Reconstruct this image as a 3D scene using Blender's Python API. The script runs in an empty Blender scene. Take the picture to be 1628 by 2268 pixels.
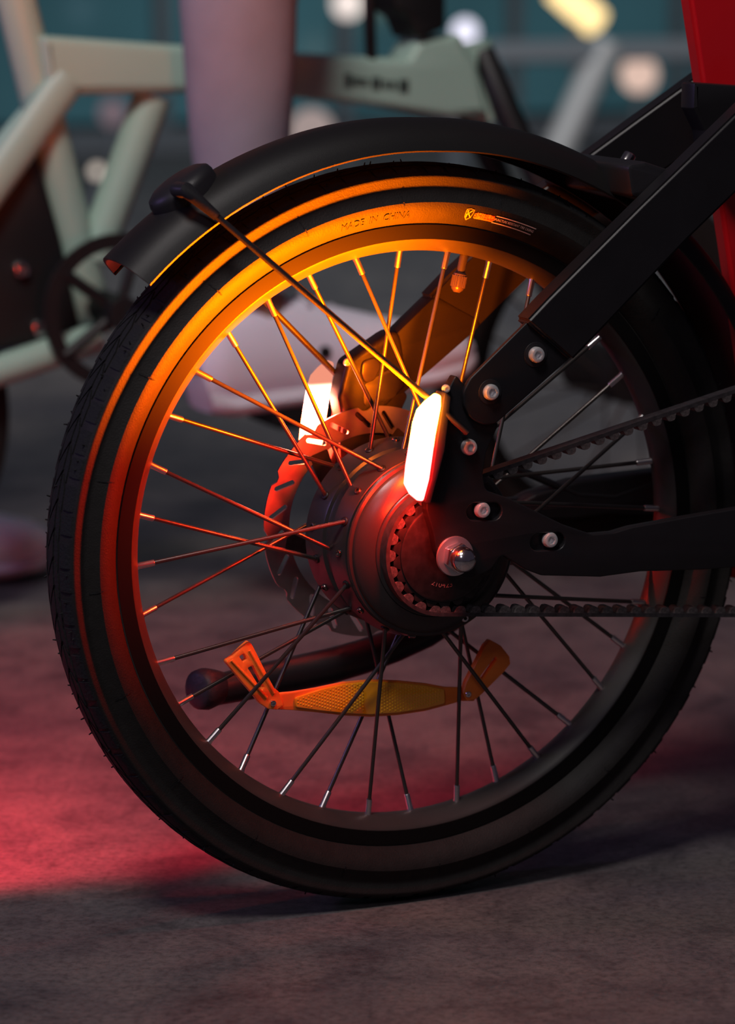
import bpy, bmesh, math, random
import numpy as np
from mathutils import Vector, Matrix
random.seed(7)
SC = bpy.context.scene
COL = SC.collection
PI = math.pi
TR = 0.2486                      # tyre radius: wheel hub stands at (0, 0, TR)

# ------------------------------------------------------------------ camera
AZ, EL, DIST, FPX = 0.4318014, 0.1931983, 2.0, 6635.03
CX, CY = 899.716, 1186.843       # where the hub sits in the 1628 x 2268 frame
CPOS = np.array([-DIST*math.sin(AZ)*math.cos(EL), -DIST*math.cos(AZ)*math.cos(EL), DIST*math.sin(EL)+TR])
FW = np.array([math.sin(AZ)*math.cos(EL), math.cos(AZ)*math.cos(EL), -math.sin(EL)])
RT = np.array([math.cos(AZ), -math.sin(AZ), 0.0])
UP = np.cross(RT, FW)
cam_data = bpy.data.cameras.new('camera')
cam = bpy.data.objects.new('camera', cam_data)
COL.objects.link(cam)
SC.camera = cam
cam.matrix_world = Matrix(((RT[0], UP[0], -FW[0], CPOS[0]), (RT[1], UP[1], -FW[1], CPOS[1]), (RT[2], UP[2], -FW[2], CPOS[2]), (0, 0, 0, 1)))
cam_data.sensor_fit = 'VERTICAL'
cam_data.sensor_height = 36.0
cam_data.lens = FPX/2268*36
cam_data.shift_x = -(CX-814)/2268
cam_data.shift_y = (CY-1134)/2268
cam_data.clip_start = 0.05
cam_data.clip_end = 200
cam_data.dof.use_dof = True
cam_data.dof.focus_distance = 1.95
cam_data.dof.aperture_fstop = 5.2

# ------------------------------------------------------------------ world, added lights, exposure
world = bpy.data.worlds.new('night_sky')
SC.world = world
world.use_nodes = True
bg = world.node_tree.nodes['Background']
bg.inputs[0].default_value = (0.46, 0.37, 0.55, 1)
bg.inputs[1].default_value = 0.045
vs = SC.view_settings
vs.view_transform = 'Standard'
vs.look = 'None'
vs.exposure = 0.0
vs.gamma = 1.0
vs.use_curve_mapping = False
SC.cycles.use_denoising = True
SC.cycles.sample_clamp_indirect = 4.0

def aim(o, target):
    o.rotation_euler = (Vector(target)-o.location).to_track_quat('-Z', 'Y').to_euler()

def area_light(name, loc, target, size, power, color):
    d = bpy.data.lights.new(name, 'AREA')
    d.shape = 'DISK'
    d.size = size
    d.energy = power
    d.color = color
    o = bpy.data.objects.new(name, d)
    COL.objects.link(o)
    o.location = loc
    aim(o, target)
    return o

def spot_light(name, loc, target, angle, blend, power, color, radius=0.01):
    d = bpy.data.lights.new(name, 'SPOT')
    d.spot_size = angle
    d.spot_blend = blend
    d.energy = power
    d.color = color
    d.shadow_soft_size = radius
    o = bpy.data.objects.new(name, d)
    COL.objects.link(o)
    o.location = loc
    aim(o, target)
    return o

# unseen fill lights, added to brighten bicycles, rider, floor and far wall
area_light('overhead_fill_light', (-1.3, -1.2, 3.1), (0.9, 2.2, 0.2), 0.8, 26, (1.0, 0.93, 0.90)).data.spread = math.radians(110)  # added overhead fill for the mint bicycle and the floor
area_light('far_fill_light', (1.6, 2.6, 3.6), (4.2, 6.6, 0.2), 1.2, 85, (0.72, 0.85, 0.90))  # added fill for the far wall and railing
area_light('near_fill_light', (-2.6, -3.4, 3.0), (0.2, -0.2, 0.0), 0.8, 12, (0.90, 0.85, 1.0))  # added fill from the camera side for the near bicycle
area_light('violet_fill_light', (-2.6, 0.9, 1.3), (0.0, 0.8, 0.4), 0.4, 9, (0.50, 0.34, 1.0))  # added violet fill from the left, tinting the rider
# unseen red spot added left of the frame, washing over the floor
spot_light('red_floor_spot', (-0.50, 0.26, 0.28), (0.0, 0.50, -0.35), math.radians(78), 0.22, 33.0, (1.0, 0.015, 0.055), 0.02)

# ------------------------------------------------------------------ helpers
def P(px, py, y):
    """point of the plane y = const that the photograph shows at this pixel"""
    d = FW + RT*(px-CX)/FPX - UP*(py-CY)/FPX
    v = CPOS + d*((y-CPOS[1])/d[1])
    return Vector((float(v[0]), float(v[1]), float(v[2])))

def G(px, py):
    """point of the ground at this pixel"""
    d = FW + RT*(px-CX)/FPX - UP*(py-CY)/FPX
    v = CPOS + d*(-CPOS[2]/d[2])
    return Vector((float(v[0]), float(v[1]), 0.0))

MATS = {}
def mat(name, color, rough=0.5, metal=0.0, noise=0.0, nscale=60.0, bump=0.0, bscale=200.0, spec=0.5, coat=0.0, stretch=None, trans=0.0):
    if name in MATS:
        return MATS[name]
    m = bpy.data.materials.new(name)
    m.use_nodes = True
    nt = m.node_tree
    b = nt.nodes['Principled BSDF']
    b.inputs['Roughness'].default_value = rough
    b.inputs['Metallic'].default_value = metal
    b.inputs['Specular IOR Level'].default_value = spec
    b.inputs['Coat Weight'].default_value = coat
    b.inputs['Transmission Weight'].default_value = trans
    b.inputs['Base Color'].default_value = (*color, 1)
    tc = nt.nodes.new('ShaderNodeTexCoord')
    src = tc.outputs['Object']
    if stretch:
        mp = nt.nodes.new('ShaderNodeMapping')
        mp.inputs['Scale'].default_value = stretch
        nt.links.new(src, mp.inputs[0])
        src = mp.outputs[0]
    if noise > 0:
        n = nt.nodes.new('ShaderNodeTexNoise')
        n.inputs['Scale'].default_value = nscale
        n.inputs['Detail'].default_value = 5
        nt.links.new(src, n.inputs['Vector'])
        r = nt.nodes.new('ShaderNodeValToRGB')
        r.color_ramp.elements[0].position = 0.3
        r.color_ramp.elements[1].position = 0.7
        r.color_ramp.elements[0].color = (*[c*(1-noise) for c in color], 1)
        r.color_ramp.elements[1].color = (*[min(1, c*(1+noise)) for c in color], 1)
        nt.links.new(n.outputs['Fac'], r.inputs[0])
        nt.links.new(r.outputs[0], b.inputs['Base Color'])
    if bump > 0:
        n2 = nt.nodes.new('ShaderNodeTexNoise')
        n2.inputs['Scale'].default_value = bscale
        n2.inputs['Detail'].default_value = 3
        nt.links.new(src, n2.inputs['Vector'])
        bp = nt.nodes.new('ShaderNodeBump')
        bp.inputs['Strength'].default_value = bump
        bp.inputs['Distance'].default_value = 0.001
        nt.links.new(n2.outputs['Fac'], bp.inputs['Height'])
        nt.links.new(bp.outputs[0], b.inputs['Normal'])
    MATS[name] = m
    return m

def emit(name, color, strength):
    if name in MATS:
        return MATS[name]
    m = bpy.data.materials.new(name)
    m.use_nodes = True
    nt = m.node_tree
    nt.nodes.remove(nt.nodes['Principled BSDF'])
    e = nt.nodes.new('ShaderNodeEmission')
    e.inputs[0].default_value = (*color, 1)
    e.inputs[1].default_value = strength
    nt.links.new(e.outputs[0], nt.nodes['Material Output'].inputs[0])
    MATS[name] = m
    return m

def link(name, me, parent=None):
    o = bpy.data.objects.new(name, me)
    COL.objects.link(o)
    if parent:
        o.parent = parent
    return o

def smooth(me, angle=35):
    bm = bmesh.new()
    bm.from_mesh(me)
    bmesh.ops.recalc_face_normals(bm, faces=bm.faces[:])
    lim = math.radians(angle)
    for f in bm.faces:
        f.smooth = True
    for e in bm.edges:
        if len(e.link_faces) == 2:
            e.smooth = e.calc_face_angle(0) < lim
        else:
            e.smooth = False
    bm.to_mesh(me)
    bm.free()

def mk(name, verts, faces, m, parent=None, sm=35):
    me = bpy.data.meshes.new(name)
    me.from_pydata([tuple(v) for v in verts], [], faces)
    if sm:
        smooth(me, sm)
    if m:
        me.materials.append(m)
    return link(name, me, parent)

def inst(name, me, matrix, parent):
    o = link(name, me, parent)
    o.matrix_local = matrix
    return o

def thing(name, label, cat, group=None, loc=(0, 0, 0)):
    o = bpy.data.objects.new(name, None)
    COL.objects.link(o)
    o.location = loc
    o.empty_display_size = 0.05
    tag(o, label, cat, group)
    return o

def tag(o, label=None, cat=None, group=None, kind=None):
    if label: o['label'] = label
    if cat: o['category'] = cat
    if group: o['group'] = group
    if kind: o['kind'] = kind
    return o

def lathe_geo(profile, seg=96, closed=False, center=(0, 0, TR), a0=0.0, a1=2*PI):
    """revolve (radius, y) about the wheel axle direction"""
    full = abs(a1-a0-2*PI) < 1e-6
    n = seg if full else seg+1
    V, F = [], []
    m = len(profile)
    for i in range(n):
        a = a0+(a1-a0)*i/seg
        c, s = math.cos(a), math.sin(a)
        for r, y in profile:
            V.append((center[0]+r*c, center[1]+y, center[2]+r*s))
    for i in range(seg):
        j = (i+1) % n if full else i+1
        for k in range(m if closed else m-1):
            l = (k+1) % m
            F.append((i*m+k, i*m+l, j*m+l, j*m+k))
    if not full and closed:
        F.append(tuple(range(m)))
        F.append(tuple((n-1)*m+k for k in range(m)))
    return V, F

def lathe(name, profile, m, parent=None, seg=96, closed=False, center=(0, 0, TR), sm=35, a0=0.0, a1=2*PI):
    V, F = lathe_geo(profile, seg, closed, center, a0, a1)
    return mk(name, V, F, m, parent, sm)

def tube_geo(pts, rad, seg=10, flat=(1, 1), side=None):
    pts = [Vector(p) for p in pts]
    n = len(pts)
    rads = rad if isinstance(rad, (list, tuple)) else [rad]*n
    V, F = [], []
    prev = None
    for i, p in enumerate(pts):
        t = (pts[min(i+1, n-1)]-pts[max(i-1, 0)]).normalized()
        ref = Vector(side) if side else (prev if prev else (Vector((0, 0, 1)) if abs(t.z) < 0.9 else Vector((1, 0, 0))))
        u = (ref-t*ref.dot(t)).normalized()
        prev = u
        w = t.cross(u)
        for k in range(seg):
            a = 2*PI*k/seg
            V.append(p+u*(math.cos(a)*rads[i]*flat[0])+w*(math.sin(a)*rads[i]*flat[1]))
    for i in range(n-1):
        for k in range(seg):
            l = (k+1) % seg
            F.append((i*seg+k, i*seg+l, (i+1)*seg+l, (i+1)*seg+k))
    F.append(tuple(reversed(range(seg))))
    F.append(tuple((n-1)*seg+k for k in range(seg)))
    return V, F

def tube(name, pts, rad, m, parent=None, seg=10, flat=(1, 1), side=None, sm=50):
    V, F = tube_geo(pts, rad, seg, flat, side)
    return mk(name, V, F, m, parent, sm)

def box_geo(c, sx, sy, sz):
    V = [(c[0]+a*sx/2, c[1]+b*sy/2, c[2]+d*sz/2) for a in (-1, 1) for b in (-1, 1) for d in (-1, 1)]
    F = [(0, 1, 3, 2), (4, 6, 7, 5), (0, 4, 5, 1), (2, 3, 7, 6), (0, 2, 6, 4), (1, 5, 7, 3)]
    return V, F

def box(name, c, s, m, parent=None, bev=0.0):
    bm = bmesh.new()
    V, F = box_geo(c, *s)
    vs_ = [bm.verts.new(v) for v in V]
    for f in F:
        bm.faces.new([vs_[i] for i in f])
    if bev > 0:
        bmesh.ops.bevel(bm, geom=bm.edges[:]+bm.verts[:], offset=bev, segments=2, affect='EDGES')
    me = bpy.data.meshes.new(name)
    bm.to_mesh(me)
    bm.free()
    smooth(me, 40)
    me.materials.append(m)
    return link(name, me, parent)

def merge(*geos):
    V, F = [], []
    for v, f in geos:
        o = len(V)
        V += list(v)
        F += [tuple(i+o for i in q) for q in f]
    return V, F

def fillet(pts, r, seg=5):
    """round the corners of a closed outline; r may be one value or a list"""
    out = []
    n = len(pts)
    for i in range(n):
        p = Vector(pts[i])
        a = Vector(pts[i-1])-p
        b = Vector(pts[(i+1) % n])-p
        rr = r[i] if isinstance(r, (list, tuple)) else r
        ang = a.angle(b, PI)
        if rr <= 0 or ang > PI*0.97:
            out.append(tuple(p))
            continue
        d = min(rr/math.tan(ang/2), a.length*0.49, b.length*0.49)
        s, e = p+a.normalized()*d, p+b.normalized()*d
        for k in range(seg+1):
            t = k/seg
            q = s*(1-t)**2+p*(2*t*(1-t))+e*t*t
            out.append(tuple(q))
    return out

def plate_mesh(name, outline, holes, y0, y1, bev=0.0, bres=1):
    """flat piece standing parallel to the bike: outline of (x, z), thickness from y0 to y1"""
    cu = bpy.data.curves.new('tmp', 'CURVE')
    cu.dimensions = '2D'
    cu.fill_mode = 'BOTH'
    th = abs(y1-y0)
    cu.extrude = max(th/2-bev, 1e-5)
    cu.bevel_depth = bev
    cu.bevel_resolution = bres
    cu.offset = -bev
    for loop in [outline]+list(holes):
        sp = cu.splines.new('POLY')
        sp.points.add(len(loop)-1)
        for i, q in enumerate(loop):
            sp.points[i].co = (q[0], q[1], 0, 1)
        sp.use_cyclic_u = True
    o = bpy.data.objects.new('tmp', cu)
    COL.objects.link(o)
    dg = bpy.context.evaluated_depsgraph_get()
    me = bpy.data.meshes.new_from_object(o.evaluated_get(dg))
    bpy.data.objects.remove(o)
    bpy.data.curves.remove(cu)
    yc = (y0+y1)/2
    me.transform(Matrix(((1, 0, 0, 0), (0, 0, -1, yc), (0, 1, 0, 0), (0, 0, 0, 1))))
    bm = bmesh.new()
    bm.from_mesh(me)
    bmesh.ops.remove_doubles(bm, verts=bm.verts[:], dist=1e-6)
    bm.to_mesh(me)
    bm.free()
    me.name = name
    smooth(me, 40)
    return me

def plate(name, outline, y0, y1, m, parent=None, holes=(), bev=0.0, bres=1):
    me = plate_mesh(name, outline, holes, y0, y1, bev, bres)
    me.materials.clear()
    me.materials.append(m)
    return link(name, me, parent)

def pxo(pts, y):
    """pixel outline -> (x, z) outline on the plane y"""
    return [(P(a, b, y).x, P(a, b, y).z) for a, b in pts]

def circle2(cx, cz, r, n=24, ph=0.0):
    return [(cx+r*math.cos(2*PI*i/n+ph), cz+r*math.sin(2*PI*i/n+ph)) for i in range(n)]

def slot2(cx, cz, ang, length, r, n=8):
    c, s = math.cos(ang), math.sin(ang)
    out = []
    for sgn in (1, -1):
        for i in range(n+1):
            a = ang+(-PI/2 if sgn > 0 else PI/2)+PI*i/n
            out.append((cx+sgn*c*length/2+r*math.cos(a), cz+sgn*s*length/2+r*math.sin(a)))
    return out

def text_geo(body, size, align='CENTER', extrude=0.0, shear=0.0):
    cu = bpy.data.curves.new('tmp', 'FONT')
    cu.body = body
    cu.size = size
    cu.align_x = align
    cu.align_y = 'CENTER'
    cu.extrude = extrude
    cu.shear = shear
    cu.resolution_u = 3
    o = bpy.data.objects.new('tmp', cu)
    COL.objects.link(o)
    dg = bpy.context.evaluated_depsgraph_get()
    me = bpy.data.meshes.new_from_object(o.evaluated_get(dg))
    V = [tuple(v.co) for v in me.vertices]
    F = [tuple(p.vertices) for p in me.polygons]
    bpy.data.meshes.remove(me)
    bpy.data.objects.remove(o)
    bpy.data.curves.remove(cu)
    return V, F

def polar(px, py, y):
    v = P(px, py, y)
    return math.hypot(v.x, v.z-TR), math.atan2(v.z-TR, v.x)

# ------------------------------------------------------------------ materials
RUBBER = mat('tyre_rubber', (0.0145, 0.013, 0.0128), 0.62, spec=0.22, noise=0.15, nscale=120, bump=0.25, bscale=900)
TREAD = mat('tread_rubber', (0.008, 0.008, 0.010), 0.8, spec=0.3, bump=0.6, bscale=500)
RIM = mat('black_rim', (0.036, 0.032, 0.031), 0.45, spec=0.3, noise=0.08, bump=0.05, bscale=1500)
TRACK = mat('dark_rim_band', (0.0035, 0.003, 0.003), 0.5, spec=0.2)
SPOKE = mat('black_spoke_steel', (0.10, 0.09, 0.085), 0.28, 0.8)
CHROME = mat('bright_steel', (0.82, 0.80, 0.80), 0.16, 1.0)
NIPPLE = mat('nickel_nipple', (0.78, 0.75, 0.74), 0.28, 1.0)
HUB = mat('satin_black_hub', (0.042, 0.036, 0.037), 0.30, 0.35, bump=0.05, bscale=1200)
FRAME = mat('satin_black_frame', (0.011, 0.010, 0.012), 0.42, spec=0.4, noise=0.1, nscale=40, bump=0.10, bscale=2500)
FENDER = mat('matt_black_fender', (0.009, 0.008, 0.0085), 0.50, spec=0.35, bump=0.12, bscale=2000)
PLASTIC = mat('black_plastic', (0.014, 0.013, 0.016), 0.45, bump=0.1, bscale=1200)
ROTORM = mat('brushed_rotor_steel', (0.62, 0.56, 0.54), 0.30, 1.0, noise=0.12, nscale=90)
BELT = mat('belt_rubber', (0.030, 0.027, 0.030), 0.5, noise=0.4, nscale=300)
BELTTOOTH = mat('belt_tooth_rubber', (0.075, 0.065, 0.066), 0.42, noise=0.6, nscale=500)
RED = mat('red_paint', (0.62, 0.006, 0.012), 0.35, coat=0.3)
ORANGE = mat('orange_plastic', (1.0, 0.22, 0.03), 0.42, noise=0.04)
LENS = mat('amber_reflector_lens', (1.0, 0.36, 0.01), 0.12, coat=1.0, spec=0.8)
MINT = mat('mint_paint', (0.37, 0.53, 0.45), 0.45, noise=0.04, nscale=8)

# ------------------------------------------------------------------ floor
def concrete():
    m = bpy.data.materials.new('stained_concrete')
    m.use_nodes = True
    nt = m.node_tree
    b = nt.nodes['Principled BSDF']
    tc = nt.nodes.new('ShaderNodeTexCoord')
    def noise(scale, det, rough=0.6, dist=0.0, stretch=(1, 1, 1)):
        mp = nt.nodes.new('ShaderNodeMapping')
        mp.inputs['Scale'].default_value = stretch
        mp.inputs['Rotation'].default_value = (0, 0, AZ)
        n = nt.nodes.new('ShaderNodeTexNoise')
        n.inputs['Scale'].default_value = scale
        n.inputs['Detail'].default_value = det
        n.inputs['Roughness'].default_value = rough
        n.inputs['Distortion'].default_value = dist
        nt.links.new(tc.outputs['Object'], mp.inputs[0])
        nt.links.new(mp.outputs[0], n.inputs['Vector'])
        return n.outputs['Fac']
    def ramp(fac, stops):
        r = nt.nodes.new('ShaderNodeValToRGB')
        els = r.color_ramp.elements
        while len(els) < len(stops):
            els.new(0.5)
        for e, (p, c) in zip(els, stops):
            e.position = p
            e.color = (*c, 1)
        nt.links.new(fac, r.inputs[0])
        return r.outputs[0]
    def mix(a, c, mode='MULTIPLY', f=1.0):
        x = nt.nodes.new('ShaderNodeMix')
        x.data_type = 'RGBA'
        x.blend_type = mode
        x.inputs[0].default_value = f
        nt.links.new(a, x.inputs[6])
        nt.links.new(c, x.inputs[7])
        return x.outputs[2]
    big = ramp(noise(3.2, 5, 0.6, 0.3), [(0.32, (0.085, 0.075, 0.085)), (0.52, (0.14, 0.123, 0.122)), (0.7, (0.18, 0.155, 0.145))])
    mid = ramp(noise(16, 8, 0.65, 0.6), [(0.3, (0.45, 0.43, 0.47)), (0.5, (0.88, 0.86, 0.87)), (0.72, (1.2, 1.15, 1.1))])
    fine = ramp(noise(170, 6, 0.75), [(0.34, (0.42, 0.4, 0.4)), (0.52, (1.0, 1.0, 1.0)), (0.72, (1.4, 1.36, 1.34))])
    stain = ramp(noise(7, 6, 0.7, 1.2, (1.0, 1.6, 1)), [(0.30, (0.45, 0.40, 0.42)), (0.42, (1, 1, 1))])
    col = mix(mix(mix(big, mid), fine, f=0.8), stain, f=0.8)
    nt.links.new(col, b.inputs['Base Color'])
    b.inputs['Roughness'].default_value = 0.62
    b.inputs['Specular IOR Level'].default_value = 0.4
    bp = nt.nodes.new('ShaderNodeBump')
    bp.inputs['Strength'].default_value = 0.5
    bp.inputs['Distance'].default_value = 0.002
    nt.links.new(noise(220, 6, 0.7), bp.inputs['Height'])
    nt.links.new(bp.outputs[0], b.inputs['Normal'])
    return m

fl = mk('floor', [(-9, -4, 0), (16, -4, 0), (16, 22, 0), (-9, 22, 0)], [(0, 1, 2, 3)], concrete(), None, 0)
tag(fl, 'worn grey concrete paving with dark stains', None, None, 'structure')

# ------------------------------------------------------------------ the near bicycle
bike = thing('electric_bicycle', 'black and red belt-driven electric bicycle with glowing rear lamps, in sharp focus', 'bicycle')

# --- tyre
SIDE = [(0.2085, -0.0128), (0.2098, -0.0150), (0.2112, -0.0168), (0.2140, -0.0200), (0.2170, -0.0226), (0.2200, -0.0244), (0.2225, -0.0254), (0.2240, -0.0257), (0.2250, -0.0251), (0.2262, -0.0243),
        (0.2290, -0.0231), (0.2315, -0.0219), (0.2330, -0.0215), (0.2342, -0.0217), (0.2368, -0.0224), (0.2395, -0.0234), (0.2405, -0.0237), (0.2414, -0.0234), (0.2424, -0.0219),
        (0.2440, -0.0180), (0.2460, -0.0125), (0.2472, -0.0060), (0.2476, 0.0)]
def side_y(r):
    for (r0, y0), (r1, y1) in zip(SIDE, SIDE[1:]):
        if r0 <= r <= r1:
            return y0+(y1-y0)*(r-r0)/(r1-r0)
    return SIDE[0][1]
prof = SIDE+[(r, -y) for r, y in reversed(SIDE[:-1])]
tyre = lathe('tyre', prof, RUBBER, bike, 180, closed=True, sm=40)
# tread blocks and moulding hairs: far too small to pick apart
def tread_geo():
    V, F = [], []
    N = 84
    def slab(a0, a1, pts, skew=0.0, h=0.0016):
        o = len(V)
        for a, sgn in ((a0, 0), (a1, 1)):
            for r, y in pts:
                aa = a+skew*y
                V.append((r*math.cos(aa), y, TR+r*math.sin(aa)))
            for r, y in pts:
                aa = a+skew*y
                V.append(((r-0.003)*math.cos(aa), y*0.97, TR+(r-0.003)*math.sin(aa)))
        m = len(pts)
        for k in range(m-1):
            F.append((o+k, o+k+1, o+2*m+k+1, o+2*m+k))
            F.append((o+k, o+m+k, o+m+k+1, o+k+1))
            F.append((o+2*m+k, o+2*m+k+1, o+3*m+k+1, o+3*m+k))
        F.append((o, o+2*m, o+3*m, o+m))
        F.append((o+m-1, o+2*m-1, o+4*m-1, o+3*m-1))
    for i in range(N):
        a = 2*PI*i/N
        w = 2*PI/N
        for s in (-1, 1):
            ins = 0.0006*(i % 2)
            slab(a+0.02*w, a+(0.88 if i % 2 else 0.72)*w, [(0.2409, s*(0.0235-ins)), (0.2432, s*(0.0220-ins)), (0.2452, s*0.0180), (0.2466, s*0.0128)])
            slab(a+(0.45 if s > 0 else 0)*w, a+(1.18 if s > 0 else 0.8)*w, [(0.2472, s*0.0110), (0.2481, s*0.0064)], 8*s)
        slab(a+0.1*w, a+0.95*w, [(0.2484, -0.0046), (0.2486, 0.0), (0.2484, 0.0046)], 6)
    return V, F
tag(mk('tread', *tread_geo(), TREAD, tyre, 30), None, None, None, 'stuff')
def hair_geo():
    V, F = [], []
    rnd = random.Random(3)
    spots = []
    for i in range(170):
        a = 2*PI*i/170+rnd.uniform(-.012, .012)
        y = rnd.choice([-0.0195, -0.012, 0.0, 0.012, 0.0195, 0.016])+rnd.uniform(-.001, .001)
        spots.append((a, y, 0.2484-0.004*(abs(y)/0.02)**2, rnd.uniform(.0008, .0026)))
    for i in range(40):
        a = 2*PI*i/40+rnd.uniform(-.03, .03)
        spots.append((a, -0.0245, 0.2255, 0.0))
    for a, y, r, h in spots:
        if h == 0:
            continue
        o = len(V)
        n = Vector((math.cos(a), y*12, math.sin(a))).normalized()
        t = Vector((-math.sin(a), 0, math.cos(a)))
        b = n.cross(t)
        p = Vector((r*math.cos(a), y, TR+r*math.sin(a)))
        tip = p+n*h+t*rnd.uniform(-.001, .001)
        for k in range(4):
            c = 2*PI*k/4
            V.append(p+(t*math.cos(c)+b*math.sin(c))*0.0006)
        for k in range(4):
            c = 2*PI*k/4
            V.append(tip+(t*math.cos(c)+b*math.sin(c))*0.0004)
        for k in range(4):
            F.append((o+k, o+(k+1) % 4, o+4+(k+1) % 4, o+4+k))
        F.append((o+4, o+5, o+6, o+7))
    return V, F
tag(mk('moulding_hairs', *hair_geo(), TREAD, tyre, 0), None, None, None, 'stuff')
# thin vent lines across the sidewall
def vent_geo():
    V, F = [], []
    for i in range(20):
        a = 2*PI*i/20+0.06
        o = len(V)
        rs = [0.2200, 0.2225, 0.2250, 0.2280, 0.2310]
        for r in rs:
            for d in (-0.0004, 0.0004):
                aa = a+(d+0.004*(r-0.225)/0.01*0.3)/r
                V.append((r*math.cos(aa), side_y(r)-0.0005, TR+r*math.sin(aa)))
        for k in range(len(rs)-1):
            F.append((o+2*k, o+2*k+1, o+2*k+3, o+2*k+2))
    return V, F
tag(mk('sidewall_vent_lines', *vent_geo(), TREAD, tyre, 0), None, None, None, 'stuff')

def wrap(name, geo, a_mid, r_mid, m, lift=0.0004, parent=None):
    V, F = geo
    out = []
    for u, v, w in V:
        r = r_mid+v
        a = a_mid-u/r_mid
        out.append((r*math.cos(a), side_y(r)-lift-w, TR+r*math.sin(a)))
    return mk(name, out, F, m, parent or tyre, 0)
ra, aa_ = polar(832, 487, -0.022)
tag(wrap('moulded_lettering', text_geo('MADE  IN  CHINA', 0.0062, extrude=0.0003), aa_, ra, RUBBER), 'small raised lettering moulded in the sidewall')
# printed decal
DEC_O = mat('orange_print', (1.0, 0.33, 0.03), 0.5)
DEC_Y = mat('yellow_print', (1.0, 0.52, 0.02), 0.5)
DEC_R = mat('red_orange_print', (0.85, 0.10, 0.01), 0.5)
DEC_W = mat('white_print', (1.0, 0.86, 0.85), 0.5)
rd, ad = polar(1107, 489, -0.0225)
def strip(u0, u1, v0, v1, n=14, tip=False):
    V, F = [], []
    for i in range(n+1):
        u = u0+(u1-u0)*i/n
        k = 1.0
        if tip and i == n: k = 0.1
        if tip and i == 0: k = 0.7
        vm = (v0+v1)/2
        V += [(u, vm+(v0-vm)*k, 0), (u, vm+(v1-vm)*k, 0)]
    for i in range(n):
        F.append((2*i, 2*i+1, 2*i+3, 2*i+2))
    return V, F
dec = wrap('printed_decal', strip(-0.0195, -0.0040, -0.0021, 0.0021, tip=True), ad, rd, DEC_O)
tag(dec, 'orange and white printed decal on the sidewall')
shield = [(-0.0262, 0.0036), (-0.0235, 0.0042), (-0.0205, 0.0036), (-0.0206, 0.0010), (-0.0212, -0.0018), (-0.0235, -0.0040), (-0.0258, -0.0018), (-0.0264, 0.0010)]
wrap('printed_shield', ([(u, v, 0) for u, v in shield], [tuple(range(8))]), ad, rd, DEC_O, 0.0005)
wrap('printed_shield_field', ([(-0.0235+(u+0.0235)*.78, v*.80, 0) for u, v in shield], [tuple(range(8))]), ad, rd, TREAD, 0.0007)
V, F = text_geo('K', 0.0074)
wrap('printed_letter', ([(u-0.0234, v+0.0002, w) for u, v, w in V], F), ad, rd, DEC_Y, 0.0009)
V, F = text_geo('SHIELD', 0.0046)
wrap('printed_word', ([(u*1.05-0.0120, v, w) for u, v, w in V], F), ad, rd, DEC_R, 0.0008)
V, F = text_geo('PUNCTURE RESISTANT TIRE CASING', 0.0023)
mu = max(abs(v[0]) for v in V)
wrap('printed_small_words', ([(u/mu*0.0148+0.0108, v, w) for u, v, w in V], F), ad, rd, DEC_W, 0.0006)
wrap('printed_line', strip(-0.0042, 0.0262, 0.0020, 0.0026), ad, rd, DEC_W, 0.0006)
wrap('printed_line', strip(-0.0052, 0.0254, -0.0026, -0.0020), ad, rd, DEC_W, 0.0006)

# --- rim
rp = [(0.2098, -0.0128), (0.2094, -0.0142), (0.2080, -0.0145), (0.2000, -0.0143), (0.1984, -0.0136), (0.1966, -0.0118), (0.1938, -0.0082), (0.1918, -0.0052), (0.1908, -0.0030), (0.1906, 0.0)]
rprof = rp+[(r, -y) for r, y in reversed(rp[:-1])]
rim = lathe('rim', rprof+[(0.2060, 0.0118), (0.2060, -0.0118)], RIM, bike, 180, closed=True, sm=28)
lathe('rim_side_band', [(0.2087, -0.0146), (0.2087, -0.0152), (0.1992, -0.0149), (0.1992, -0.0138)], TRACK, rim, 180, closed=True)
# valve
va = math.radians(77.2)
vd = Vector((math.cos(va), 0, math.sin(va)))
HC = Vector((0, 0, TR))
valve = tube('valve_stem', [HC+vd*0.1925, HC+vd*0.1760], 0.0029, mat('valve_rubber', (0.03, 0.025, 0.025), 0.5), rim, 12)
capm = mat('valve_cap_plastic', (0.05, 0.035, 0.032), 0.35)
vg = []
for i in range(20):
    aa2 = 2*PI*i/20
    off = Vector((0, 1, 0))*math.cos(aa2)*0.0046+vd.cross(Vector((0, 1, 0)))*math.sin(aa2)*0.0046
    vg.append(tube_geo([HC+vd*0.1765+off, HC+vd*0.1690+off], 0.0006, 5))
cg = merge(tube_geo([HC+vd*0.1790, HC+vd*0.1778, HC+vd*0.1690, HC+vd*0.1672, HC+vd*0.1655], [0.0034, 0.0046, 0.0046, 0.0038, 0.0020], 20), *vg)
mk('valve_cap', *cg, capm, valve, 40)

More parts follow.
